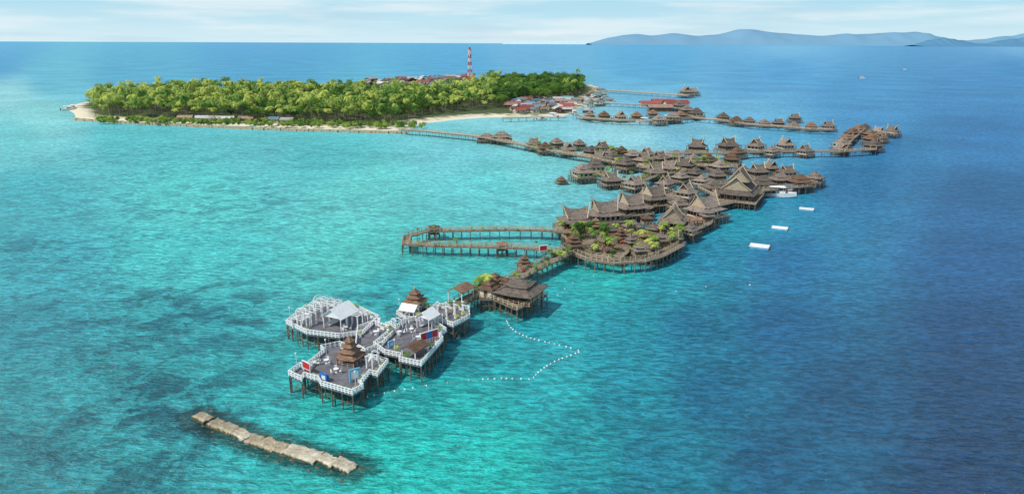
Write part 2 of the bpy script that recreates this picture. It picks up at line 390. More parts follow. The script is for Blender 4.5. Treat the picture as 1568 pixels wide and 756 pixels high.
# ---------------------------------------------------------------- WATER
CP=[(0,70,75,165,212),(400,70,65,155,208),(800,70,85,165,212),(1200,72,100,175,218),(1560,74,95,165,212),
(0,100,64,155,204),(400,98,58,155,204),(700,95,62,160,210),(1000,100,66,160,212),(1200,105,62,153,210),(1550,100,46,133,194),
(20,143,135,210,222),(70,125,85,180,210),(200,118,70,165,205),(60,175,125,212,220),
(20,210,100,203,214),(200,220,85,197,210),(400,215,90,198,212),(500,240,82,198,210),(700,222,105,205,220),(760,192,120,205,220),(950,205,135,208,226),(1080,210,110,190,220),(1200,207,75,165,208),(1330,180,55,140,195),(1500,200,36,118,178),
(1000,155,95,178,216),(1150,165,95,175,218),(1150,135,72,155,208),(1300,150,60,145,200),(1500,150,48,132,190),
(50,300,60,180,196),(300,300,82,203,208),(550,290,98,212,217),(750,290,92,207,216),(830,260,110,208,220),(1130,340,32,158,188),(1200,310,32,140,180),(1300,290,30,115,167),(1500,300,25,102,157),(1400,240,34,120,175),
(50,400,48,170,188),(300,400,66,192,200),(550,400,82,205,206),(700,410,60,195,200),(930,430,42,185,192),(1020,430,36,160,185),(1090,400,32,140,178),(1200,400,26,115,165),(1500,400,20,92,147),
(50,500,36,150,170),(300,500,42,163,178),(600,440,45,178,190),(700,530,32,160,175),(850,500,32,165,182),(960,500,28,148,172),(1060,500,25,122,160),(1200,500,20,102,150),(1500,500,15,80,130),
(50,600,40,158,172),(250,600,32,148,162),(380,600,40,175,185),(500,640,38,185,188),(700,620,30,182,186),(850,600,28,165,178),(960,600,22,138,162),(1100,600,18,108,146),(1300,600,16,88,130),(1500,600,14,72,116),
(50,700,32,132,146),(200,700,35,150,162),(600,690,32,192,190),(750,700,30,188,188),(900,700,22,150,165),(1000,700,18,122,150),(1200,700,15,92,130),(1500,700,12,66,106),
(100,800,32,130,145),(650,800,30,190,188),(950,800,18,120,148),(1500,800,12,62,100)]
def lin(c): c=c/255.; return np.where(c<.04045,c/12.92,((c+.055)/1.055)**2.4)
cpx=np.array([c[:2] for c in CP],float); cpc=lin(np.array([c[2:] for c in CP],float))*np.array([1.1,.95,.86])+np.array([.010,.0,0])
BW=[(300,637),(345,656),(400,678),(440,690),(480,700),(545,718)]
BWw=Gs(BW)
def water():
    Y=np.concatenate([[-400,0],np.geomspace(50,3000,300),np.geomspace(3100,95000,40)])
    S=np.concatenate([np.linspace(-3,-1,20)[:-1],np.linspace(-1,1,260),np.linspace(1,3,20)[1:]])
    YY,SS=np.meshgrid(Y,S,indexing='ij'); XX=SS*(np.maximum(YY,0)*.8+ (np.where(YY<50,300,30)))
    P=np.stack([XX,YY,np.full(XX.shape,-CAMH)],-1)
    Rn,Un,Fn=[np.array(v) for v in (R,U,fw)]
    d=np.maximum(P@Fn,8.); px=784+F*(P@Rn)/d; py=378-F*(P@Un)/d; py=np.clip(py,66,850); px=np.clip(px,-200,1770)
    D2=(px[...,None]-cpx[:,0])**2+((py[...,None]-cpx[:,1])*1.6)**2
    w=1/(D2+700)**2; w/=w.sum(-1,keepdims=True); C=w@cpc
    gr=np.zeros(XX.shape)
    for gx,gy,sx,sy,a in [(200,610,280,130,1.),(80,720,330,120,1.),(230,480,340,90,.9),(520,420,260,50,.55),(900,330,260,60,.4),(300,320,330,70,.6),(690,540,130,60,.9),(60,400,180,80,.75),(1050,470,90,60,.45),(560,470,110,40,.8),(600,610,170,60,.55),(300,240,300,25,.45),(900,600,120,90,.3)]:
        gr=np.maximum(gr,a*np.exp(-((px-gx)/sx)**2-((py-gy)/sy)**2))
    reef=np.clip(1.2-linedist(XX,YY,BWw)/5.0,0,1)
    n0,n1=XX.shape
    vs=np.stack([XX,YY,np.zeros_like(XX)],-1).reshape(-1,3)
    idx=np.arange(n0*n1).reshape(n0,n1)
    fs=np.stack([idx[:-1,:-1],idx[:-1,1:],idx[1:,1:],idx[1:,:-1]],-1).reshape(-1,4)
    me=bpy.data.meshes.new('sea_water'); me.from_pydata(vs.tolist(),[],fs.tolist())
    a=me.attributes.new('seabed','FLOAT_COLOR','POINT'); cc=np.concatenate([C.reshape(-1,3),np.ones((n0*n1,1))],1); a.data.foreach_set('color',cc.astype(np.float32).ravel())
    for nm,ar in (('grass',gr),('reef',reef)):
        a=me.attributes.new(nm,'FLOAT','POINT'); a.data.foreach_set('value',ar.astype(np.float32).ravel())
    m,nt,b=mk('sea_water'); N=nt.nodes; L=nt.links; N.remove(b)
    def nd(t,**k):
        n=N.new(t)
        for q,v in k.items(): setattr(n,q,v)
        return n
    geo=nd('ShaderNodeNewGeometry')
    at=nd('ShaderNodeAttribute',attribute_name='seabed'); ag=nd('ShaderNodeAttribute',attribute_name='grass'); ar=nd('ShaderNodeAttribute',attribute_name='reef')
    def noise(scale,detail=4,st=(1,1,1),rough=.55,dist=0,rot=0):
        mp=nd('ShaderNodeMapping'); mp.inputs['Scale'].default_value=st; mp.inputs['Rotation'].default_value=(0,0,rot); L.new(geo.outputs['Position'],mp.inputs['Vector'])
        n=nd('ShaderNodeTexNoise'); n.inputs['Scale'].default_value=scale; n.inputs['Detail'].default_value=detail; n.inputs['Roughness'].default_value=rough; n.inputs['Distortion'].default_value=dist
        L.new(mp.outputs[0],n.inputs['Vector']); return n.outputs['Fac']
    def math_(op,a,b=None,clamp=False):
        n=nd('ShaderNodeMath',operation=op,use_clamp=clamp)
        for i,v in enumerate((a,b)):
            if v is None: continue
            if isinstance(v,(int,float)): n.inputs[i].default_value=v
            else: L.new(v,n.inputs[i])
        return n.outputs[0]
    def ramp(v,lo,hi,a=0,b=1):
        n=nd('ShaderNodeMapRange'); n.interpolation_type='SMOOTHSTEP'; n.inputs['From Min'].default_value=lo; n.inputs['From Max'].default_value=hi; n.inputs['To Min'].default_value=a; n.inputs['To Max'].default_value=b; L.new(v,n.inputs['Value']); return n.outputs[0]
    patch=ramp(noise(.11,8,(1,1,1),.66,.6),.46,.58)
    big=noise(.012,3)
    g=math_('MULTIPLY',math_('MULTIPLY',patch,ramp(noise(.025,3),.36,.56,.35,1)),ag.outputs['Fac'],True)
    def mulmix(col,fac,c):
        n=nd('ShaderNodeMix',data_type='RGBA',blend_type='MULTIPLY'); L.new(fac,n.inputs[0]); L.new(col,n.inputs[6]); n.inputs[7].default_value=(*c,1); return n.outputs[2]
    col=at.outputs['Color']
    col=mulmix(col,g,(.35,.34,.42))
    rf=ramp(math_('ADD',ar.outputs['Fac'],math_('MULTIPLY',math_('SUBTRACT',noise(.55,7,rough=.7),.5),1.3)),.3,.75)
    col=mulmix(col,rf,(.6,.26,.26))
    v=ramp(big,.3,.7,.88,1.1)
    rip=noise(.62,4,(.65,1.5,1),.55,.5,.45); rip2=noise(.16,3,(.6,1.6,1),.5,.5,.3); rip3=noise(1.9,2,(.8,1.4,1),.6,.3,-.2)
    rr=math_('MULTIPLY',math_('MULTIPLY',ramp(rip,.36,.66,.72,1.28),ramp(rip2,.35,.65,.9,1.1)),ramp(rip3,.3,.7,.84,1.16))  # light and dark of the ripples, multiplied into the water colour
    hs=nd('ShaderNodeHueSaturation'); L.new(col,hs.inputs['Color']); L.new(math_('MULTIPLY',v,rr),hs.inputs['Value'])
    h=math_('ADD',math_('ADD',rip,math_('MULTIPLY',rip2,1.2)),math_('MULTIPLY',rip3,.3))
    bp=nd('ShaderNodeBump'); bp.inputs['Strength'].default_value=1.; bp.inputs['Distance'].default_value=.85; L.new(h,bp.inputs['Height'])
    df=nd('ShaderNodeBsdfDiffuse'); L.new(hs.outputs['Color'],df.inputs['Color']); L.new(bp.outputs[0],df.inputs['Normal'])
    gl=nd('ShaderNodeBsdfGlossy'); gl.inputs['Roughness'].default_value=.12; gl.inputs['Color'].default_value=(.95,.97,1,1); L.new(bp.outputs[0],gl.inputs['Normal'])
    fr=nd('ShaderNodeFresnel'); fr.inputs['IOR'].default_value=1.33; L.new(bp.outputs[0],fr.inputs['Normal'])
    fac=math_('MINIMUM',fr.outputs[0],.17)
    ms=nd('ShaderNodeMixShader'); L.new(fac,ms.inputs[0]); L.new(df.outputs[0],ms.inputs[1]); L.new(gl.outputs[0],ms.inputs[2]); L.new(ms.outputs[0],N['Material Output'].inputs[0])
    me.materials.append(m); o=bpy.data.objects.new('sea_water',me); COL.objects.link(o)
water()
# ---------------------------------------------------------------- ISLAND
ISL=Gs([(98,166),(104,172),(118,181),(200,187),(300,191),(400,195),(500,198),(600,201),(628,198),(642,189),(700,183),(760,180),(820,181),(865,178),(893,165),(915,150),(928,139),(905,130),(860,126),(760,122),(690,121),(600,122),(540,126),(450,132),(330,137),(220,142),(150,153),(110,162)])
def island():
    xs=[p[0] for p in ISL]; ys=[p[1] for p in ISL]; st=5
    X,Y=np.meshgrid(np.arange(min(xs)-25,max(xs)+25,st),np.arange(min(ys)-25,max(ys)+25,st),indexing='ij')
    d=polydist(X,Y,ISL)+np.sin(X*.07)*1.5+np.sin(Y*.05+X*.02)*1.5
    Z=np.where(d<0,np.maximum(d*.15,-2),np.minimum(d*.12,1.6+.3*np.sin(X*.03)*np.sin(Y*.02)))
    n0,n1=X.shape; idx=np.arange(n0*n1).reshape(n0,n1)
    fs=np.stack([idx[:-1,:-1],idx[1:,:-1],idx[1:,1:],idx[:-1,1:]],-1).reshape(-1,4)
    me=bpy.data.meshes.new('island_ground'); me.from_pydata(np.stack([X,Y,Z],-1).reshape(-1,3).tolist(),[],fs.tolist())
    a=me.attributes.new('inland','FLOAT','POINT'); a.data.foreach_set('value',d.astype(np.float32).ravel())
    m,nt,b=mk('island_ground'); N=nt.nodes;L=nt.links
    at=N.new('ShaderNodeAttribute'); at.attribute_name='inland'; no=N.new('ShaderNodeTexNoise'); no.inputs['Scale'].default_value=.12; no.inputs['Detail'].default_value=6
    g=N.new('ShaderNodeNewGeometry'); L.new(g.outputs['Position'],no.inputs['Vector'])
    ma=N.new('ShaderNodeMath'); ma.operation='MULTIPLY_ADD'; ma.inputs[1].default_value=30; L.new(no.outputs['Fac'],ma.inputs[0]); L.new(at.outputs['Fac'],ma.inputs[2])
    mr=N.new('ShaderNodeMapRange'); mr.inputs['From Min'].default_value=22; mr.inputs['From Max'].default_value=34; L.new(ma.outputs[0],mr.inputs['Value'])
    cr=N.new('ShaderNodeValToRGB'); cr.color_ramp.elements[0].color=(.72,.64,.48,1); cr.color_ramp.elements[1].color=(.06,.085,.025,1); L.new(mr.outputs[0],cr.inputs['Fac']); L.new(cr.outputs[0],b.inputs['Base Color']); b.inputs['Roughness'].default_value=.95
    me.materials.append(m); me.polygons.foreach_set('use_smooth',[True]*len(me.polygons)); o=bpy.data.objects.new('island_ground',me); COL.objects.link(o)
island()
k=Kit(); w=k('stones','conc'); pts=Gs([(112,184),(200,190),(300,194.5),(400,199),(500,202),(622,205)])
for (a,b) in zip(pts[:-1],pts[1:]):
    d=math.hypot(b[0]-a[0],b[1]-a[1]); n=int(d/3); an=math.atan2(b[1]-a[1],b[0]-a[0])
    for i in range(n):
        t=(i+.5)/n; w.box(a[0]+(b[0]-a[0])*t+random.uniform(-.4,.4),a[1]+(b[1]-a[1])*t+random.uniform(-.4,.4),.3,2.9,3.2,random.uniform(2.2,3.0),an+random.uniform(-.1,.1))
k.build('seawall')
# forest
FOR=Gs([(138,166),(146,181),(300,187),(460,191),(600,193),(645,181),(700,174),(765,168),(790,158),(870,153),(893,142),(890,128),(820,127),(755,129),(735,142),(690,149),(640,151),(540,149),(430,147),(330,146),(220,151),(155,159)])
forest=bpy.data.objects.new('forest',None); COL.objects.link(forest)
xs=[p[0] for p in FOR]; ys=[p[1] for p in FOR]; cell={}; cnt=0
random.seed(3)
for _ in range(50000):
    x=random.uniform(min(xs),max(xs)); y=random.uniform(min(ys),max(ys))
    if not inpoly(x,y,FOR): continue
    ci=(int(x/6.2),int(y/6.2)); 
    if any((ci[0]+a,ci[1]+b) in cell and math.hypot(cell[(ci[0]+a,ci[1]+b)][0]-x,cell[(ci[0]+a,ci[1]+b)][1]-y)<6.0 for a in (-1,0,1) for b in (-1,0,1)): continue
    cell[ci]=(x,y); cnt+=1
    f=math.sin(x*.021+1)*math.sin(y*.017)+.35*math.sin(x*.06)
    pb=.08 if x<-230 else (.3+.45*f if x<-20 else .8)
    if x>-20 and y>700: pb=.95
    if random.random()<pb: random.choice(BROAD).one('broadleaf_tree',x,y,random.uniform(0,6.3),random.uniform(.6,1.25),1,forest,random.uniform(.8,1.15))
    else: random.choice(PALM).one('coconut_palm',x,y,random.uniform(0,6.3),random.uniform(.7,1.1),1,forest,random.uniform(.65,1.3))
print('trees',cnt)
under=bpy.data.objects.new('undergrowth',None); COL.objects.link(under)
for i in range(260):
    t=random.random(); px=150+t*500; py=186+t*10+random.uniform(-3,3)
    x,y=G(px,min(py,197),1); random.choice(SHRUB).one('bush',x,y,random.uniform(0,6),random.uniform(1.5,3.5),1,under)
for i in range(60):
    x,y=G(random.uniform(570,730),random.uniform(126,148),1); random.choice(PALM+BROAD).one('coconut_palm',x,y,i,random.uniform(.4,.75),1,forest)
def village(poly,n,zz=1.2,seed=1,mind=7,smin=.7,smax=1.1,name='village_house'):
    random.seed(seed); P=Gs(poly); pts=[]; X=[p[0] for p in P]; Y=[p[1] for p in P]
    for _ in range(6000):
        x=random.uniform(min(X),max(X)); y=random.uniform(min(Y),max(Y))
        if inpoly(x,y,P) and all(math.hypot(x-a,y-b)>mind for a,b in pts):
            pts.append((x,y)); random.choice(HOUSE).build(name,x,y,random.choice([0,.3,1.57,1.8])+random.uniform(-.2,.2),random.uniform(smin,smax),zz)
            if len(pts)>=n: break
village([(772,165),(800,158),(868,156),(880,163),(868,175),(790,176)],60,1.5,1,8)
village([(560,126),(690,124),(705,132),(690,143),(600,144),(560,136)],70,1.5,2,13,1.,1.7)
village([(655,122),(730,122),(735,128),(680,133)],25,2,5,10,1.,1.8)
village([(880,160),(915,142),(928,146),(922,165),(890,170)],22,2.5,3,9)
village([(280,140),(300,139),(310,143),(285,144)],3,1.5,3,9,1,1.5)
for px,py,i in [(310,186,0),(330,186.5,0),(350,187,0),(378,187,1),(420,188,2),(440,189,0),(285,185.5,1)]:
    x,y=G(px,py,1); HOUSE[i].build('beach_house',x,y,.05,.9,1.2)
for px,py in [(105,169),(112,167),(870,172),(880,176),(846,180)]:
    x,y=G(px,py); BOAT[0].build('moored_boat',x,y,random.uniform(0,3),1.6)
def mast():
    x0,y0=G(720,146); h=54; k=Kit(); n=13; 
    for i in range(n):
        m=k('red_sections','red') if i%2==0 else k('white_sections','white')
        za=h*i/n; zb=h*(i+1)/n; wa=2.6*(1-i/n)+.7; wb=2.6*(1-(i+1)/n)+.7
        cs=[(-1,-1),(1,-1),(1,1),(-1,1)]
        for j in range(4):
            c=cs[j]; d=cs[(j+1)%4]
            m.beam((c[0]*wa,c[1]*wa,za),(c[0]*wb,c[1]*wb,zb),.32)
            m.beam((c[0]*wa,c[1]*wa,za),(d[0]*wb,d[1]*wb,zb),.2); m.beam((d[0]*wa,d[1]*wa,za),(c[0]*wb,c[1]*wb,zb),.2)
            m.beam((c[0]*wb,c[1]*wb,zb),(d[0]*wb,d[1]*wb,zb),.2)
    a=k('antennas','white')
    for z in (h*.72,h*.83,h*.93):
        for an in (0,2.1,4.2): a.cyl((math.cos(an)*2.2,math.sin(an)*2.2,z-1.5),(math.cos(an)*2.2,math.sin(an)*2.2,z+1.5),.35,.35,6)
    a.cyl((0,0,h),(0,0,h+4),.12,.05,5)
    k.build('radio_mast',x0,y0,.4,1,1)
mast()
# ---------------------------------------------------------------- VILLA CLUSTERS
def put(kits,l,name,rots=(20,),basew=11.5,zs=.8,deckz=None):
    for e in l:
        px,py,w=e[:3]; z=DZ*.85; x,y=G(px,py,z); s=w/PXM(py,z)/basew*1.0
        k=kits[e[4]] if len(e)>4 else random.choice(kits)
        r=e[3] if len(e)>3 and e[3] is not None else random.choice(rots)+random.uniform(-6,6)
        zz=zs*random.uniform(.92,1.08)
        zo=0 if deckz is None else deckz-DZ*s*zz+random.uniform(.02,.12)
        k.build(name,x,y,rad(r),s,zo,sz=s*zz)
random.seed(5)
put(VILLA,[(892,270,38),(912,260,32),(936,279,34),(972,284,34),(1004,268,34),(1026,262,32),(1048,256,32),(958,256,32),(985,250,30),(938,246,28),(918,243,26),(1010,246,30),(1034,244,30),(1062,250,32),(1084,250,30),(1102,258,32),(1120,248,30),(1137,264,28),(1042,274,28),(1064,268,28),
 (860,273,18),(818,224,25),(835,230,26),(852,222,24),(870,232,26),(887,223,24),(905,234,26),(922,228,26),(937,236,24),(952,235,26),(970,240,26),(990,239,26),
 (1067,230,33),(1115,229,34),(1157,228,30),(1202,226,29),(1232,234,25),(1180,234,25),(1128,236,27)],'stilt_villa',(15,40,105,-20),zs=.84)
put(VILLA,[(1288,224,26),(1296,214,24),(1304,206,22),(1314,199,20),(1337,226,28),(1334,216,26),(1332,207,22),(1345,202,20),(1365,204,24),(1324,195,17),(1286,230,22),(1350,213,20)],'stilt_villa',(30,120),zs=.8)
put(VILLA,[(1107,183,23),(1127,188,22),(1147,188,20),(1170,190,20),(1192,190,20),(1217,183,20),(1215,194,20),(1242,196,20),(1268,196,22),(903,179,20),(925,181,22),(950,182,22),(975,181,22),(1008,187,22),(1030,184,24),(1052,173,24),(1066,178,24),(1040,166,22),(1050,146,22),(1062,144,18),(1000,176,20),(1042,178,20)],'stilt_villa',(10,100),zs=.8)
put(HOUSE,[(995,159,22,0,4),(1015,158,24,0,4),(1035,161,26,5,4),(1010,166,26,0,1),(930,152,16,0,0),(915,158,16,10,8),(900,168,14,0,3)],'village_house',basew=9,zs=.8)
def platform(name,polypx,z=3.2,deck='deck',railm='light',step=2.6,rw=.08,rh=1.0,lines=(1.,.55),rs=1.5,th=.35):
    P=Gs(polypx,z)
    A=sum(P[i-1][0]*P[i][1]-P[i][0]*P[i-1][1] for i in range(len(P)))
    if A<0: P=P[::-1]
    k=Kit(); k('planks',deck).prism(P,z-th,z); piles(k('piles','stilt'),P,z-th-.01,step); rl=k('railing',railm)
    for a,b in zip(P,P[1:]+P[:1]): rail(rl,a,b,z,h=rh,step=rs,w=rw,lines=lines)
    k.build(name); return P
# garden deck with open water wells between the wings
MP=platform('resort_deck',[(858,352),(870,374),(905,391),(950,397),(965,384),(1000,395),(1038,376),(1045,362),(1020,352),(985,358),(960,346),(930,352),(905,346)],z=2.6)
platform('terrace_deck',[(1040,350),(1060,356),(1090,342),(1098,322),(1070,322),(1035,334),(1020,344)],z=2.62)
platform('hall_deck',[(860,350),(905,345),(960,334),(1005,316),(1040,300),(1030,294),(985,306),(930,322),(868,334)],z=2.58)
platform('grand_hall_deck',[(1100,316),(1150,304),(1172,294),(1150,282),(1108,286),(1090,300)],z=2.56)
DK=dict(deckz=2.65)
put(HALL,[(881,346,56,8,0),(925,336,52,16,1),(966,325,50,22,0),(1000,311,46,26,0),(1030,344,50,72,1),(1078,329,54,35,1)],'saddle_roof_hall',basew=15,zs=.8,**DK)
put([GRAND],[(1130,302,72,62,0)],'grand_hall',basew=20,zs=.85,**DK)
put(VILLA,[(1050,300,36),(1090,292,32),(1168,288,36),(1160,268,34),(1195,280,34),(1224,284,36),(1246,277,32),(1205,268,30),(1180,262,28),(1098,274,30),(1040,318,34),(1074,281,28),(968,352,30,20),(1000,354,26,60),(1030,370,28,15),(1056,356,30,50),(936,356,26,10),(1018,286,30)],'stilt_villa',(15,50,100),zs=.84,**DK)
BWK=lambda l,**k: boardwalk('boardwalk',Gs(l,3.2),**k)
BWK([(1098,300),(1075,288),(1100,282),(1150,276),(1200,274),(1250,281)],width=3,step=3.5,rw=.12); BWK([(1165,292),(1200,288),(1240,284)],width=3,step=3.5,rw=.12)
put([GAZ2,GAZ,PAG],[(897,364,20),(925,376,20),(950,370,20),(930,388,18,20,1),(978,390,20,10,0),(1000,386,18),(878,384,26,20,2),(990,342,20),(1065,345,22),(912,352,18),(985,368,22),(1010,376,22),(965,376,18),(945,384,16),(1015,356,18),(908,384,16),(1082,338,20,15,0),(868,362,18,15,1)],'garden_gazebo',(10,40),basew=5.6,zs=.95,**DK)
random.seed(8)
for i in range(190):
    px=random.uniform(855,1060); py=random.uniform(340,398)
    x,y=G(px,py,2.6)
    if inpoly(x,y,MP):
        r=random.random()
        if r<.4: SPALM.one('garden_palm',x,y,random.uniform(0,6),random.uniform(.7,1.4),2.6)
        elif r<.9: random.choice(SHRUB).one('garden_shrub',x,y,random.uniform(0,6),random.uniform(.6,1.4),2.6)
        else: FLOW.one('flower_bush',x,y,0,random.uniform(.8,1.4),2.6)
for px,py,s in [(886,364,3.4),(903,358,3.),(926,366,3.2),(890,376,2.4),(940,393,1.6)]:
    x,y=G(px,py,3); BROAD[0].build('garden_tree',x,y,px,s*.14,2.6)
for l in ([(885,268),(910,264),(940,274),(975,280),(1005,268),(1045,262)],[(940,250),(985,254),(1030,250),(1080,254),(1130,256)]): BWK(l,width=3,step=4,rw=.12)
for i in range(60):
    a=random.random(); px,py=random.choice([(885+a*160,270+random.uniform(-5,6)),(940+a*180,251+random.uniform(-2,3)),(815+a*170,226+a*14)])
    x,y=G(px,py,3); random.choice(SHRUB+[SPALM]).one('garden_shrub',x,y,px,random.uniform(.9,1.5),3.2)
BWK([(618,199),(650,201),(720,208),(765,215),(805,223),(850,232),(900,240),(950,250),(1000,258),(1050,262)],width=4,step=5,rw=.16)
BWK([(1000,235),(1067,234),(1115,235),(1157,233),(1202,232),(1290,232)],width=3,step=5,rw=.14)
BWK([(1290,232),(1300,216),(1322,197)],width=3,step=5,rw=.14); BWK([(1290,232),(1337,229),(1340,212),(1350,203),(1372,206)],width=3,step=5,rw=.14)
BWK([(890,181),(950,185),(1010,186),(1060,181),(1100,184),(1147,191),(1192,194),(1240,198),(1275,199)],width=3,step=6,rw=.16)
BWK([(915,137),(980,142),(1055,147)],width=4,step=8,rw=.2); BWK([(880,176),(905,181)],width=3,step=6); BWK([(925,158),(1030,163),(1060,172),(1065,180)],width=4,step=6)
BWK([(770,181),(830,179),(868,180)],width=3,step=6)
put(VILLA,[(745,212,30,0,0),(768,213,34,0,0)],'stilt_villa',zs=.6)
BWK([(862,354),(830,352),(780,351),(720,352),(654,353),(624,361),(621,373),(665,375.5),(720,376.5),(775,378),(820,380),(862,387)],width=2.6,step=2.6,rw=.09)
put([GAZ,GAZ,PAG],[(665,354,20,10,0),(769,378,20,10,0),(803,410,22,20,2),(858,380,14,20,0)],'pagoda_gazebo',basew=5.6,zs=.95)
for px in range(640,860,12):
    for py in (353,376):
        if random.random()<.7:
            x,y=G(px+random.uniform(-4,4),py+random.uniform(-1,1),3.2); random.choice([SPALM,SHRUB[0],FLOW]).one('potted_plant',x,y,px,random.uniform(.4,.8),3.2)
BWK([(880,388),(900,396),(940,402),(985,399),(1010,392),(1045,374)],width=2.2,step=2.2,rw=.09)
BWK([(668,484),(690,472),(712,458),(740,446),(775,432),(800,420),(830,405),(860,391),(885,378)],width=3.4,step=2.4,rw=.09)
for i in range(26):
    t=i/25; px=780+95*t; py=430-46*t+random.choice([-4,5]); x,y=G(px,py,3.2); random.choice([SPALM,SHRUB[1],SHRUB[2],FLOW]).one('potted_plant',x,y,px,random.uniform(.5,1.0),3.2)
# ------------------------------------------------ foreground structures
WH=dict(deck='slate',railm='white',rw=.13,rh=.95,lines=(1.,.55,.2),rs=.75)
Z=3.4
PA=platform('event_platform',[(443,574),(460,562),(466,566),(497,540),(492,535),(520,529),(560,541),(557,546),(594,556),(578,576),(566,573),(552,590),(556,595),(540,604),(492,590),(488,583),(466,577),(462,583)],z=Z,step=2.2,**WH)
PB=platform('event_platform',[(439,496),(462,478),(500,466),(545,472),(580,489),(556,512),(520,517),(470,511)],z=Z-.02,step=2.2,**WH)
PC=platform('event_platform',[(573,530),(600,508),(622,494),(650,486),(683,508),(673,516),(678,522),(645,560),(612,553),(614,547),(590,542)],z=Z-.04,step=2.2,**WH)
PL=platform('link_deck',[(548,505),(572,497),(606,508),(585,530),(560,541),(545,532)],z=Z-.06,step=2.2,**WH)
PD=platform('arch_platform',[(650,484),(668,470),(718,474),(719,487),(694,500)],z=Z-.08,step=2.,**WH)
PE=platform('gazebo_platform',[(608,482),(622,470),(652,468),(664,478),(648,492),(620,490)],z=Z-.1,step=2.,**WH)
PAG2=pagoda_kit(4,2.5,'timber','roof2',deck=False,ph=1.9)
x,y=G(537,556,DZ); PAG2.build('pagoda_gazebo',x,y,rad(-20),.8,1.0,sz=.75)
PAGW=pagoda_kit(3,2.2,'white','roof2',deck=False); x,y=G(636,474,DZ); PAGW.build('pagoda_gazebo',x,y,rad(-20),.9,.9,sz=.8)
def white_pavilion(L,W,h,name,px,py,rot):
    k=Kit(); p=k('posts','white')
    for i in range(4):
        for sg in (-1,1): p.box(-L/2+.1+i*(L-.2)/3,sg*(W/2-.1),h/2,.16,.16,h)
    r=k('roof','white')
    for sg in (-1,1): r.sheet([[(xx,sg*(W/2+.3)*(1-v),h-.1+W*.42*v) for v in (0,.5,1)] for xx in (-L/2-.3,0,L/2+.3)],.12)
    for xx in (-L/2+.1,L/2-.1): k('gables','white').add([(xx,-W/2,h),(xx,W/2,h),(xx,0,h+W*.38)],[(0,1,2)])
    for sg in (-1,1): p.beam((-L/2,sg*(W/2-.1),h),(L/2,sg*(W/2-.1),h),.1)
    for xx in np.linspace(-L/2,L/2,4): p.beam((xx,-W/2,h),(xx,W/2,h),.08)
    k('bench','white').box(0,W/2-.7,.45,L*.7,.5,.1); k('bench','white').box(0,W/2-.45,.75,L*.7,.08,.5)
    x,y=G(px,py,Z); k.build(name,x,y,rad(rot),1,Z)
white_pavilion(5.5,4.6,2.7,'white_pavilion',522,497,65)
white_pavilion(3.4,3.2,2.6,'white_pavilion',655,500,60)
white_pavilion(3.2,2.6,1.9,'white_pavilion',628,484,-20)
def pergola(px,py,L,W,h,nx,ny,rot,arch=False):
    k=Kit(); m=k('posts','white'); b=k('beams','white')
    xs=np.linspace(-L/2,L/2,nx); ys=np.linspace(-W/2,W/2,ny)
    for a in xs:
        for c in ys: m.box(a,c,h/2,.2,.2,h)
    for c in ys: b.beam((-L/2-.3,c,h),(L/2+.3,c,h),.13)
    for a in np.linspace(-L/2,L/2,nx*2-1): b.beam((a,-W/2-.3,h+.12),(a,W/2+.3,h+.12),.1)
    if arch:
        for a in xs:
            pr=None
            for i in range(9):
                t=math.pi*i/8; q=(a,-W/2*math.cos(t),h+.1+W*.28*math.sin(t))
                if pr: b.beam(pr,q,.12)
                pr=q
    x,y=G(px,py,Z); k.build('white_pergola',x,y,rad(rot),1,Z)
pergola(480,490,6,3.4,2.8,4,2,65,True); pergola(503,480,5.5,2.6,3.0,4,2,-25,True); pergola(548,496,3.4,2.6,2.5,3,2,65); pergola(463,500,3,2.4,2.1,3,2,65); pergola(612,505,2.4,1.4,2.4,2,2,40,True); pergola(571,560,2.2,1.2,2.2,2,2,70,True)
k=Kit(); c=k('columns','white')
for i in range(4):
    for j in range(2):
        xx=-2.7+i*1.8; yy=-1.1+j*2.2; c.cyl((xx,yy,0),(xx,yy,3.1-.25*(i%2)),.2,.16,8); c.box(xx,yy,.15,.55,.55,.3); c.box(xx,yy,3.15-.25*(i%2),.5,.5,.16)
x,y=G(690,485,Z); k.build('white_colonnade',x,y,rad(10),1,Z)
def shelter(px,py,L,W,h,rot,name='thatched_shelter'):
    k=Kit(); p=k('posts','white')
    for a in (-L/2+.3,L/2-.3):
        for b in (-W/2+.3,W/2-.3): p.box(a,b,h/2,.16,.16,h)
    r=k('roof','roof2')
    for sg in (-1,1): r.sheet([[(xx,sg*(W/2)*(1-v),h+W*.22*v) for v in (0,.5,1)] for xx in (-L/2,0,L/2)],.12)
    x,y=G(px,py,Z); k.build(name,x,y,rad(rot),1,Z)
shelter(636,546,4.4,3.6,2.1,60); shelter(706,458,5.6,4.2,2.6,62)
def sign(px,py,rot,cols,w=.9,h=1.3,name='painted_sign'):
    k=Kit()
    for i,cn in enumerate(cols):
        m=k('panel_'+cn,cn); x0=(i-(len(cols)-1)/2)*w*1.08
        m.box(x0,0,.9+h/2,w,.12,h); m.box(x0-w*.3,0,.45,.1,.1,.9); m.box(x0+w*.3,0,.45,.1,.1,.9)
    f=k('frame','white'); tw=w*1.08*len(cols); f.box(0,0,.9+h+.1,tw+.3,.2,.12); f.box(-tw/2-.1,0,.9+h/2-.2,.12,.2,h+.4); f.box(tw/2+.1,0,.9+h/2-.2,.12,.2,h+.4); f.box(0,0,.84,tw+.3,.2,.1)
    x,y=G(px,py,Z); k.build(name,x,y,rad(rot),1,Z)
sign(470,571,-40,['red'],1.9,1.2); sign(658,524,40,['red','blue','red'],1.2,1.4); sign(832,388,20,['red'],2.0,1.3)
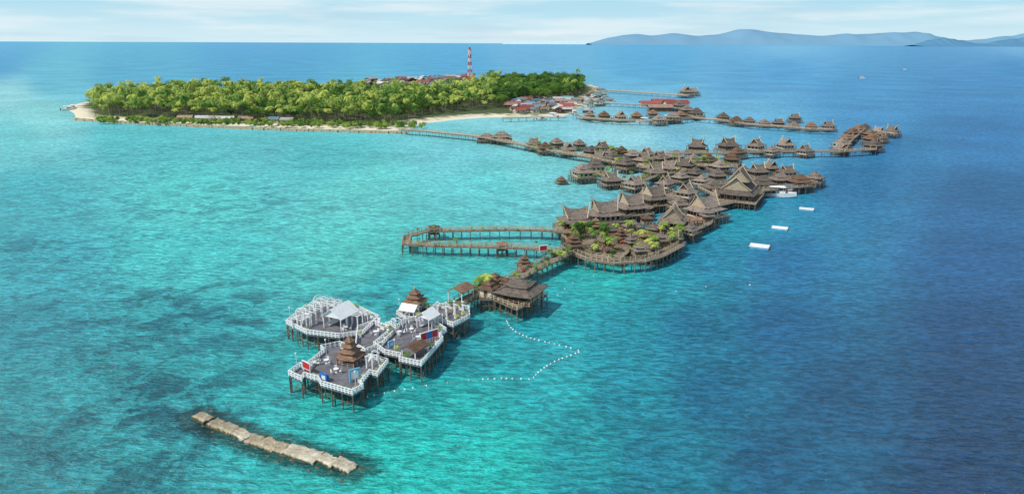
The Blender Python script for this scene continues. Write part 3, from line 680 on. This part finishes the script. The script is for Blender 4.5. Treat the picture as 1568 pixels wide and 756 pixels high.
def frame(px,py,rot,mat,w=1.7,h=2.2):
    k=Kit(); m=k('frame',mat); m.box(-w/2,0,h/2,.3,.25,h); m.box(w/2,0,h/2,.3,.25,h); m.box(0,0,h+.15,w+.3,.25,.3); m.box(0,.5,.5,w*.8,.5,.12); m.box(0,.72,.8,w*.8,.1,.6)
    k('backing','white').box(0,0,h*.6,w-.35,.08,h*.6)
    x,y=G(px,py,Z); k.build('photo_frame',x,y,rad(rot),1,Z)
frame(544,584,35,'cyan'); frame(496,584,-30,'blue',1.3,1.3); frame(600,532,40,'cyan',1.1,1.2)
TB=Kit(); t=TB('top','white'); t.cyl((0,0,.72),(0,0,.78),.5,.5,10); t.cyl((0,0,0.05),(0,0,.72),.07,.07,6); t.cyl((0,0,0.01),(0,0,.05),.3,.3,8)
CH=Kit(); t=CH('seat','white'); t.box(0,0,.45,.45,.45,.06); t.box(0,.2,.75,.45,.05,.55)
for a in (-.18,.18):
    for b in (-.18,.18): t.box(a,b,.22,.05,.05,.44)
PLN=Kit(); t=PLN('box','white'); t.box(0,0,.3,1.2,.5,.6); t.box(0,0,.62,1.3,.6,.06); f=PLN('foliage','shrub'); random.seed(4)
leafball(f,(-.3,0,.8),.3,.25,.2,40,.09); leafball(f,(.3,0,.8),.3,.25,.22,40,.09); f=PLN('flowers','flower'); leafball(f,(0,0,.9),.5,.25,.2,18,.07)
STP=Kit(); t=STP('steps','white')
for i in range(4): t.box(0,i*.352,.12+i*.1,1.8,.35,.24+i*.2)
for P in (PA,PB,PC,PD,PE,PL):
    cx=sum(p[0] for p in P)/len(P); cy=sum(p[1] for p in P)/len(P)
    for a,b in zip(P,P[1:]+P[:1]):
        d=math.hypot(b[0]-a[0],b[1]-a[1]); n=int(d/2.0); an=math.atan2(b[1]-a[1],b[0]-a[0])
        for i in range(n):
            if random.random()<.75:
                tt=(i+.5)/n; x=a[0]+(b[0]-a[0])*tt; y=a[1]+(b[1]-a[1])*tt; q=.7/max(1,math.hypot(cx-x,cy-y)); x+=(cx-x)*q; y+=(cy-y)*q
                PLN.build('planter_box',x,y,an,random.uniform(.8,1.05),Z+.004)
                if random.random()<.25: SPALM.one('potted_palm',x,y,an,.5,Z+.3)
for px,py in [(480,560),(500,556),(515,570),(612,512),(630,508),(640,520),(575,512),(470,485),(530,505)]:
    x,y=G(px,py,Z); TB.build('round_table',x,y,0,1,Z)
    for i in range(3):
        an=i*2.1+px; CH.build('chair',x+.85*math.cos(an),y+.85*math.sin(an),an-1.57,1,Z)
for px,py,r in [(560,552,-30),(600,500,40),(575,495,0)]:
    x,y=G(px,py,Z); STP.build('white_steps',x,y,rad(r),1,Z)
k=Kit(); m=k('poles','white')
for px,py in [(455,567),(500,545),(580,560),(545,596),(678,505),(605,545),(445,493),(560,505),(612,480)]:
    x,y=G(px,py,Z); m.cyl((x,y,Z),(x,y,Z+3.2),.05,.04,5); m.cyl((x,y,Z+3.2),(x,y,Z+3.5),.16,.16,8)
k.build('lamp_posts')
PH=platform('pavilion_deck',[(750,456),(768,446),(812,440),(838,452),(792,474)],z=3.2,step=2.0)
PG=platform('hut_deck',[(722,447),(745,434),(775,430),(790,440),(756,458),(735,458)],z=3.16,step=2.0)
k=Kit(); p=k('posts','timber')
for a in (-3.8,-1.3,1.3,3.8):
    for b in (-3.8,3.8):
        p.box(a,b,1.4,.22,.22,2.8)
        if abs(a)<3: p.box(b,a,1.4,.22,.22,2.8)
k('floor','roof2').box(0,0,.1,8.4,8.4,.19); r=k('roof','roof'); r.hip(0,0,5,5,2.5,2.4,2.4,3.9,.3,1.15); r.hip(0,0,2.9,2.9,4.1,1.4,.04,5.2,.25,1.2); k('clerestory','timber').box(0,0,4.0,4.5,4.5,.5)
rg=k('roof_ridges','timber')
for sx in (-1,1):
    for sy in (-1,1): rg.beam((sx*4.95,sy*4.95,2.85),(sx*2.5,sy*2.5,3.92),.13)
rl=k('railing','light')
for a,b in (((-4,-4),(4,-4)),((4,-4),(4,4)),((4,4),(-4,4)),((-4,4),(-4,-4))): rail(rl,a,b,.2,step=1.2)
x,y=G(797,457,3.2); k.build('open_pavilion',x,y,rad(-25),.98,3.2,sz=.88)
def hut(px,py,s,rot):
    k=Kit(); k('walls','cream').box(0,0,1.4,3,3,2.8); k('door','timber').box(0,-1.52,1.05,.9,.08,2.1); k('windows','glass').box(-1.52,0,1.6,.06,1,.8); k('windows','glass').box(1.52,0,1.6,.06,1,.8)
    k('roof','roof2').hip(0,0,2.1,2.1,2.6,.9,.9,3.5,.2); k('roof','roof2').hip(0,0,1.2,1.2,3.6,.03,.03,4.6,.15)
    k('finial','light').cyl((0,0,4.5),(0,0,5.1),.06,.02)
    x,y=G(px,py,3.2); k.build('white_hut',x,y,rad(rot),s,3.2,sz=s*.85)
hut(748,453,1.0,-25); hut(757,438,.9,-25); hut(775,442,.75,-25)
random.seed(12)
for i in range(16):
    x,y=G(random.uniform(726,752),random.uniform(438,452),3.2); random.choice(SHRUB+[SPALM]).one('garden_shrub',x,y,i,random.uniform(.9,1.5),3.2)
# ------------------------------------------------ breakwater slabs
random.seed(9)
seg=[((300,637),(322,646)),((324,646),(342,655)),((341,654),(362,664)),((360,662),(383,672)),((381,671),(404,681)),((400,678),(426,688)),((422,685),(440,692)),((434,687),(492,704)),((487,701),(517,712)),((512,709),(543,721))]
for i,(a,b) in enumerate(seg):
    A=Vector(G(*a)); B=Vector(G(*b)); d=B-A; l=d.length*.86; an=math.atan2(d.y,d.x); W=random.uniform(1.9,2.3) if i!=7 else 2.6
    k=Kit(); top=k('slab','concw' if i in(7,8,9,3) else 'conc'); low=k('wet_base','weed')
    nx,ny=12,7; h=.62; g=[]; tp=random.uniform(-.15,.15)
    for u in range(nx+1):
        row=[]
        for v in range(ny+1):
            x=(u/nx-.5)*l; y=(v/ny-.5)*W*(1+tp*(u/nx-.5)*2); e=min(u,nx-u,v,ny-v)
            if e==0: x+=random.uniform(-.13,.13); y+=random.uniform(-.15,.15)
            row.append((x,y,h+random.uniform(-.06,.06)-(.14 if e==0 else 0)))
        g.append(row)
    top.sheet(g,.35); low.box(0,0,.0,l*.99+.1,W+.1,.6)
    M_=(A+B)/2
    e=k.build('breakwater_slab',M_.x+random.uniform(-.15,.15),M_.y+random.uniform(-.25,.25),an); e.rotation_euler=(rad(random.uniform(-6,6)),rad(random.uniform(-6,6)),an+random.uniform(-.14,.14))
k=Kit(); rk=k('rocks','weed')
for i in range(60):
    t=random.random()*(len(BWw)-1); j=int(t); t-=j; x=BWw[j][0]+(BWw[j+1][0]-BWw[j][0])*t+random.gauss(0,1.3); y=BWw[j][1]+(BWw[j+1][1]-BWw[j][1])*t+random.gauss(0,1.3)
    s=random.uniform(.2,.5); rk.hip(x,y,s,s*.8,-.05,s*.3,s*.3,random.uniform(.05,.2),0,.7,3)
k.build('reef_rocks')
def buoys(pts,step,name='buoy_line',r=.22):
    P=Gs(pts); k=Kit(); m=k('floats','white'); rp=k('rope','rope')
    for a,b in zip(P[:-1],P[1:]):
        d=math.hypot(b[0]-a[0],b[1]-a[1]); n=max(1,int(d/step)); rp.beam((a[0],a[1],.03),(b[0],b[1],.03),.02)
        for i in range(n):
            t=(i+random.uniform(.35,.65))/n; x=a[0]+(b[0]-a[0])*t; y=a[1]+(b[1]-a[1])*t
            rr=r*random.uniform(.8,1.25)
            m.cyl((x,y,-.1),(x,y,.1),rr*.7,rr,8); m.cyl((x,y,.1),(x,y,.26),rr,rr*.5,8)
    k.build(name)
buoys([(775,490),(780,500),(792,510),(815,519),(845,526),(870,532),(890,538),(872,545),(852,552),(835,562),(822,572),(815,581),(790,580),(762,580),(735,581)],1.05,r=.17)
buoys([(735,581),(700,584),(662,589)],3,r=.1)
buoys([(556,609),(580,604),(610,598),(640,593),(662,589)],1.4,r=.17)
buoys([(850,455),(880,430),(960,410)],4,r=.1); buoys([(1020,448),(1060,443),(1100,436)],5,r=.12); buoys([(1140,436),(1160,437)],3,r=.2)
PO=Kit(); PO('deck','white').box(0,0,.62,6,4.4,.14); PO('floats','cyan').box(0,0,.25,5.6,4,.6); rr=PO('edging','red')
for sg in (-1,1): rr.box(sg*3.04,0,.6,.07,4.4,.12)
m=PO('cleats','metal')
for a in (-2.7,2.7):
    for b in (-1.9,1.9): m.cyl((a,b,.68),(a,b,1.1),.08,.08,6)
for px,py,s in [(1163,377,.95),(1194,349,.85),(1235,320,.85)]:
    x,y=G(px,py,.4); PO.build('floating_pontoon',x,y,rad(-25),s)
for px,py,r,s in [(1192,301,-20,1.7),(1208,295,10,1.3),(1178,298,-40,1.3),(1030,189,20,1.8),(985,188,190,1.6),(1024,184,10,1.6),(1320,121,0,1.6),(1385,108,0,1.5),(830,184,20,1.2),(900,172,40,1.4)]:
    x,y=G(px,py); BOAT[0 if px!=1208 else 1].build('motor_boat',x,y,rad(r),s)
# ------------------------------------------------ distant hills
def hills(name,prof,D,col,depth=3000,sd=1):
    rng=np.random.RandomState(sd); px=np.linspace(prof[0][0],prof[-1][0],220); ty=np.interp(px,[p[0] for p in prof],[p[1] for p in prof])
    ty=np.convolve(np.pad(ty,3,'edge'),np.hanning(9)[1:-1]/np.hanning(9).sum(),'valid')
    j=np.convolve(rng.randn(260),np.hanning(9)/2.4,'same')[:220]; ty=ty+j*.6*np.clip((67-ty)/8,0,1)
    vs=[];n=9; nz=np.array([np.convolve(rng.randn(240),np.hanning(11)/3,'same')[:220] for _ in range(n)])
    for i in range(220):
        d=R*(px[i]-784)-U*(ty[i]-378)+fw*F; t=D/d.y; X=d.x*t; Hh=max(CAMH+d.z*t,0)
        for q in range(n):
            v=q/(n-1); off=(v-.625)*depth; prf=max(0,1-abs(v-.625)/(.625 if v<.625 else .375)); z=Hh*prf*(1+ (0 if q==5 else .2*nz[q,i]))
            vs.append((X,D+off,z-2))
    fs=[(i*n+q,(i+1)*n+q,(i+1)*n+q+1,i*n+q+1) for i in range(219) for q in range(n-1)]
    me=bpy.data.meshes.new(name); me.from_pydata(vs,[],fs); me.polygons.foreach_set('use_smooth',[True]*len(me.polygons))
    m,nt,b=mk(name+'_haze'); b.inputs['Base Color'].default_value=(*col,1); b.inputs['Roughness'].default_value=1; b.inputs['Specular IOR Level'].default_value=0  # aerial haze is painted in as a flat bluish base colour
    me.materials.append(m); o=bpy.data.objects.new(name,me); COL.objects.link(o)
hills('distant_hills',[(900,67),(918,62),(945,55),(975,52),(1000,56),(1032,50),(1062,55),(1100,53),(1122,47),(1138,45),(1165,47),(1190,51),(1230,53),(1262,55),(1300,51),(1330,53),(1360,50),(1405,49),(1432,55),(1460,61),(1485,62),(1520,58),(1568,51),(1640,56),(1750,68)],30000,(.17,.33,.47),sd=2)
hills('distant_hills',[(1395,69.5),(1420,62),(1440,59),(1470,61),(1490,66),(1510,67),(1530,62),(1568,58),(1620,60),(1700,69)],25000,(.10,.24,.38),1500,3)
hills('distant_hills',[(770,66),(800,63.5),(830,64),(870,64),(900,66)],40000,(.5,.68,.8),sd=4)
# ------------------------------------------------ sky + sun
SE,SA=50,-125
w=bpy.data.worlds.new("World"); sc.world=w; w.use_nodes=True; N=w.node_tree.nodes; L=w.node_tree.links
bg=N['Background']; sk=N.new('ShaderNodeTexSky'); sk.sky_type='NISHITA'; sk.sun_disc=False; sk.sun_elevation=rad(SE); sk.sun_rotation=rad(SA); sk.air_density=1.0; sk.dust_density=.6; sk.ozone_density=2.5
tc=N.new('ShaderNodeTexCoord'); sp=N.new('ShaderNodeSeparateXYZ'); L.new(tc.outputs['Generated'],sp.inputs[0])
def wnoise(sc_,loc,zz,lo,hi):
    mp=N.new('ShaderNodeMapping'); mp.inputs['Scale'].default_value=(3,3,zz); mp.inputs['Location'].default_value=loc; L.new(tc.outputs['Generated'],mp.inputs['Vector'])
    no=N.new('ShaderNodeTexNoise'); no.inputs['Scale'].default_value=sc_; no.inputs['Detail'].default_value=8; no.inputs['Roughness'].default_value=.55; L.new(mp.outputs[0],no.inputs['Vector'])
    mr=N.new('ShaderNodeMapRange'); mr.interpolation_type='SMOOTHSTEP'; mr.inputs['From Min'].default_value=lo; mr.inputs['From Max'].default_value=hi; L.new(no.outputs['Fac'],mr.inputs['Value']); return mr.outputs[0]
gr=N.new('ShaderNodeValToRGB'); mr=N.new('ShaderNodeMapRange'); mr.inputs['From Min'].default_value=0; mr.inputs['From Max'].default_value=.12; L.new(sp.outputs['Z'],mr.inputs['Value']); L.new(mr.outputs[0],gr.inputs['Fac'])
gr.color_ramp.elements[0].color=(.66,.85,.92,1); gr.color_ramp.elements[1].color=(.36,.66,.86,1); e=gr.color_ramp.elements.new(.35); e.color=(.47,.75,.88,1)
sc10=N.new('ShaderNodeVectorMath'); sc10.operation='SCALE'; sc10.inputs['Scale'].default_value=10.; L.new(gr.outputs[0],sc10.inputs[0])
hz=N.new('ShaderNodeMapRange'); hz.inputs['From Min'].default_value=.05; hz.inputs['From Max'].default_value=.5; hz.inputs['To Min'].default_value=1.; hz.inputs['To Max'].default_value=.1; L.new(sp.outputs['Z'],hz.inputs['Value'])
m1=N.new('ShaderNodeMix'); m1.data_type='RGBA'; L.new(hz.outputs[0],m1.inputs[0]); L.new(sk.outputs[0],m1.inputs[6]); L.new(sc10.outputs[0],m1.inputs[7])
m2=N.new('ShaderNodeMix'); m2.data_type='RGBA'; cf=N.new('ShaderNodeMath'); cf.operation='MULTIPLY'; cf.inputs[1].default_value=.7; L.new(wnoise(1.5,(1.3,.2,0),30,.44,.68),cf.inputs[0]); L.new(cf.outputs[0],m2.inputs[0]); L.new(m1.outputs[2],m2.inputs[6]); m2.inputs[7].default_value=(8.2,9.1,9.4,1)
m3=N.new('ShaderNodeMix'); m3.data_type='RGBA'; cf=N.new('ShaderNodeMath'); cf.operation='MULTIPLY'; cf.inputs[1].default_value=.45; L.new(wnoise(1.8,(4.3,2.2,.7),45,.5,.7),cf.inputs[0]); L.new(cf.outputs[0],m3.inputs[0]); L.new(m2.outputs[2],m3.inputs[6]); m3.inputs[7].default_value=(5.2,6.9,8.1,1)
L.new(m3.outputs[2],bg.inputs['Color']); bg.inputs['Strength'].default_value=.1
sd=bpy.data.lights.new('sun','SUN'); sd.energy=3.7; sd.angle=rad(.6); sd.color=(1,.95,.86); so=bpy.data.objects.new('sun',sd); COL.objects.link(so)
dirv=Vector((math.sin(rad(SA))*math.cos(rad(SE)),math.cos(rad(SA))*math.cos(rad(SE)),math.sin(rad(SE))))
so.rotation_euler=dirv.to_track_quat('Z','Y').to_euler()
sc.view_settings.view_transform='Standard'; sc.view_settings.look='None'; sc.view_settings.exposure=0
